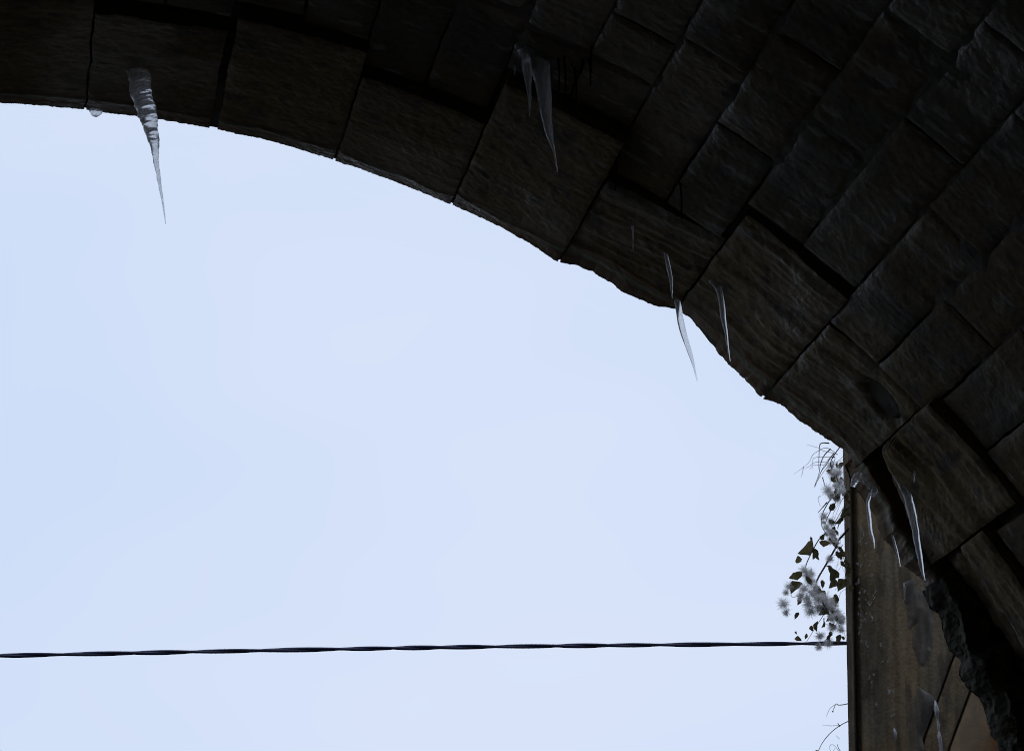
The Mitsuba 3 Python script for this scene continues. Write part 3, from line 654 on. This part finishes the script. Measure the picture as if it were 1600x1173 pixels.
for (x0, z0), (x1, z1) in LEAVES:
    a, b = np.array([x0, depth(x0, z0), z0]), np.array([x1, depth(x1, z1) + rng.normal(0, 0.01), z1])
    d = b - a; L = np.linalg.norm(d); d /= L
    side = np.cross(d, np.array([0, 1.0, 0]) + rng.normal(0, 0.45, 3)); side /= np.linalg.norm(side)
    up = np.cross(side, d)
    t = np.linspace(0, 1, 9)
    w = L * rng.uniform(0.24, 0.34) * np.sin(np.pi * t ** 0.75) * (1 + 0.13 * np.sin(t * 17 + x0 * 90))
    mid = a + np.outer(t * L, d) + np.outer(0.12 * L * np.sin(t * 2.6), up)
    lo, hi = mid - side * w[:, None] + up * (0.45 * w)[:, None], mid + side * w[:, None] + up * (0.3 * w)[:, None]
    vv = np.vstack([lo, mid, hi]); f = []
    for k_ in range(8):
        for o_ in (0, 9):
            f += [[o_ + k_, o_ + k_ + 1, o_ + k_ + 10], [o_ + k_, o_ + k_ + 10, o_ + k_ + 9]]
    add('leaf', (vv, np.array(f)), 'leaf_material', vine, True)

GRASS = [[[3.478, 4.236], [3.447, 4.257], [3.417, 4.25], [3.385, 4.233], [3.364, 4.204], [3.325, 4.178], [3.295, 4.162]], [[3.46, 4.275], [3.424, 4.275], [3.411, 4.235], [3.398, 4.173]], [[3.474, 4.217], [3.452, 4.214], [3.421, 4.183], [3.399, 4.154]], [[3.46, 4.25], [3.428, 4.224], [3.406, 4.188], [3.393, 4.151], [3.364, 4.099]], [[3.47, 4.23], [3.451, 4.212], [3.427, 4.183], [3.404, 4.16], [3.367, 4.1]], [[3.46, 4.2], [3.436, 4.179], [3.417, 4.162], [3.385, 4.127], [3.361, 4.097]], [[3.47, 4.21], [3.445, 4.215], [3.401, 4.218], [3.378, 4.212], [3.371, 4.19], [3.355, 4.17]], [[3.46, 4.19], [3.438, 4.191], [3.385, 4.197], [3.354, 4.182], [3.337, 4.174]], [[3.46, 4.18], [3.436, 4.182], [3.396, 4.185], [3.37, 4.184], [3.364, 4.168]], [[3.48, 4.22], [3.46, 4.228], [3.421, 4.24], [3.408, 4.252], [3.36, 4.27]], [[3.399, 4.132], [3.405, 4.078]], [[3.399, 4.029], [3.354, 3.99]], [[3.375, 4.056], [3.364, 4.047], [3.367, 4.013]], [[3.326, 4.18], [3.32, 4.16], [3.308, 4.136]], [[3.422, 4.017], [3.418, 3.987]], [[3.46, 4.2], [3.443, 4.169], [3.429, 4.142], [3.416, 4.124]]]
THICK = {1: 1.5, 3: 1.5, 4: 1.5, 11: 1.7, 10: 1.3}
bl = []
for n_, s_ in enumerate(GRASS):
    C = spline([[x, YW + 0.05 - 0.02 * n_ / 8, z] for x, z in s_], 24)
    bl.append(tube(C, np.linspace(1, 0.35, 24) * 0.0017 * THICK.get(n_, 0.8), 5))
add('grass_tuft', join(bl), 'grass_material', None, True, label='tuft of thin dry grass blades drooping over the top of the wall', category='grass')
WEED = [[[3.34, 3.17], [3.282, 3.149], [3.239, 3.124], [3.202, 3.091], [3.177, 3.057]], [[3.177, 3.057], [3.165, 3.06]], [[3.178, 3.059], [3.172, 3.04]], [[3.34, 3.23], [3.296, 3.227], [3.282, 3.232], [3.265, 3.206]], [[3.282, 3.232], [3.256, 3.218], [3.235, 3.187]], [[3.284, 3.151], [3.248, 3.152], [3.215, 3.159]], [[3.283, 3.145], [3.276, 3.161]], [[3.30, 3.03], [3.267, 3.055], [3.26, 3.08]], [[3.30, 3.02], [3.265, 3.048], [3.249, 3.075], [3.235, 3.081], [3.227, 3.07], [3.231, 3.052]], [[3.228, 3.045], [3.237, 3.051], [3.248, 3.068]], [[3.273, 3.099], [3.26, 3.115]]]
bl = []
for n_, s_ in enumerate(WEED):
    C = spline([[x, YW + 0.0, z] for x, z in s_], 24)
    bl.append(tube(C, np.linspace(1, 0.6, 24) * (0.0019 if n_ in (0, 3, 6, 7) else 0.0009), 5))
for x, z, r in [(3.174, 3.058, 0.008), (3.265, 3.205, 0.003), (3.236, 3.052, 0.004), (3.24, 3.048, 0.004)]:
    bl.append((sv * (1 + 0.5 * (meshkit.fbm(sv * 2, 2)[:, None] - 0.5)) * r + np.array([x, YW, z]), sf))
add('weed', join(bl), 'stem_material', None, True, label='dead weed stalks sticking out of the wall edge near the bottom', category='plant')
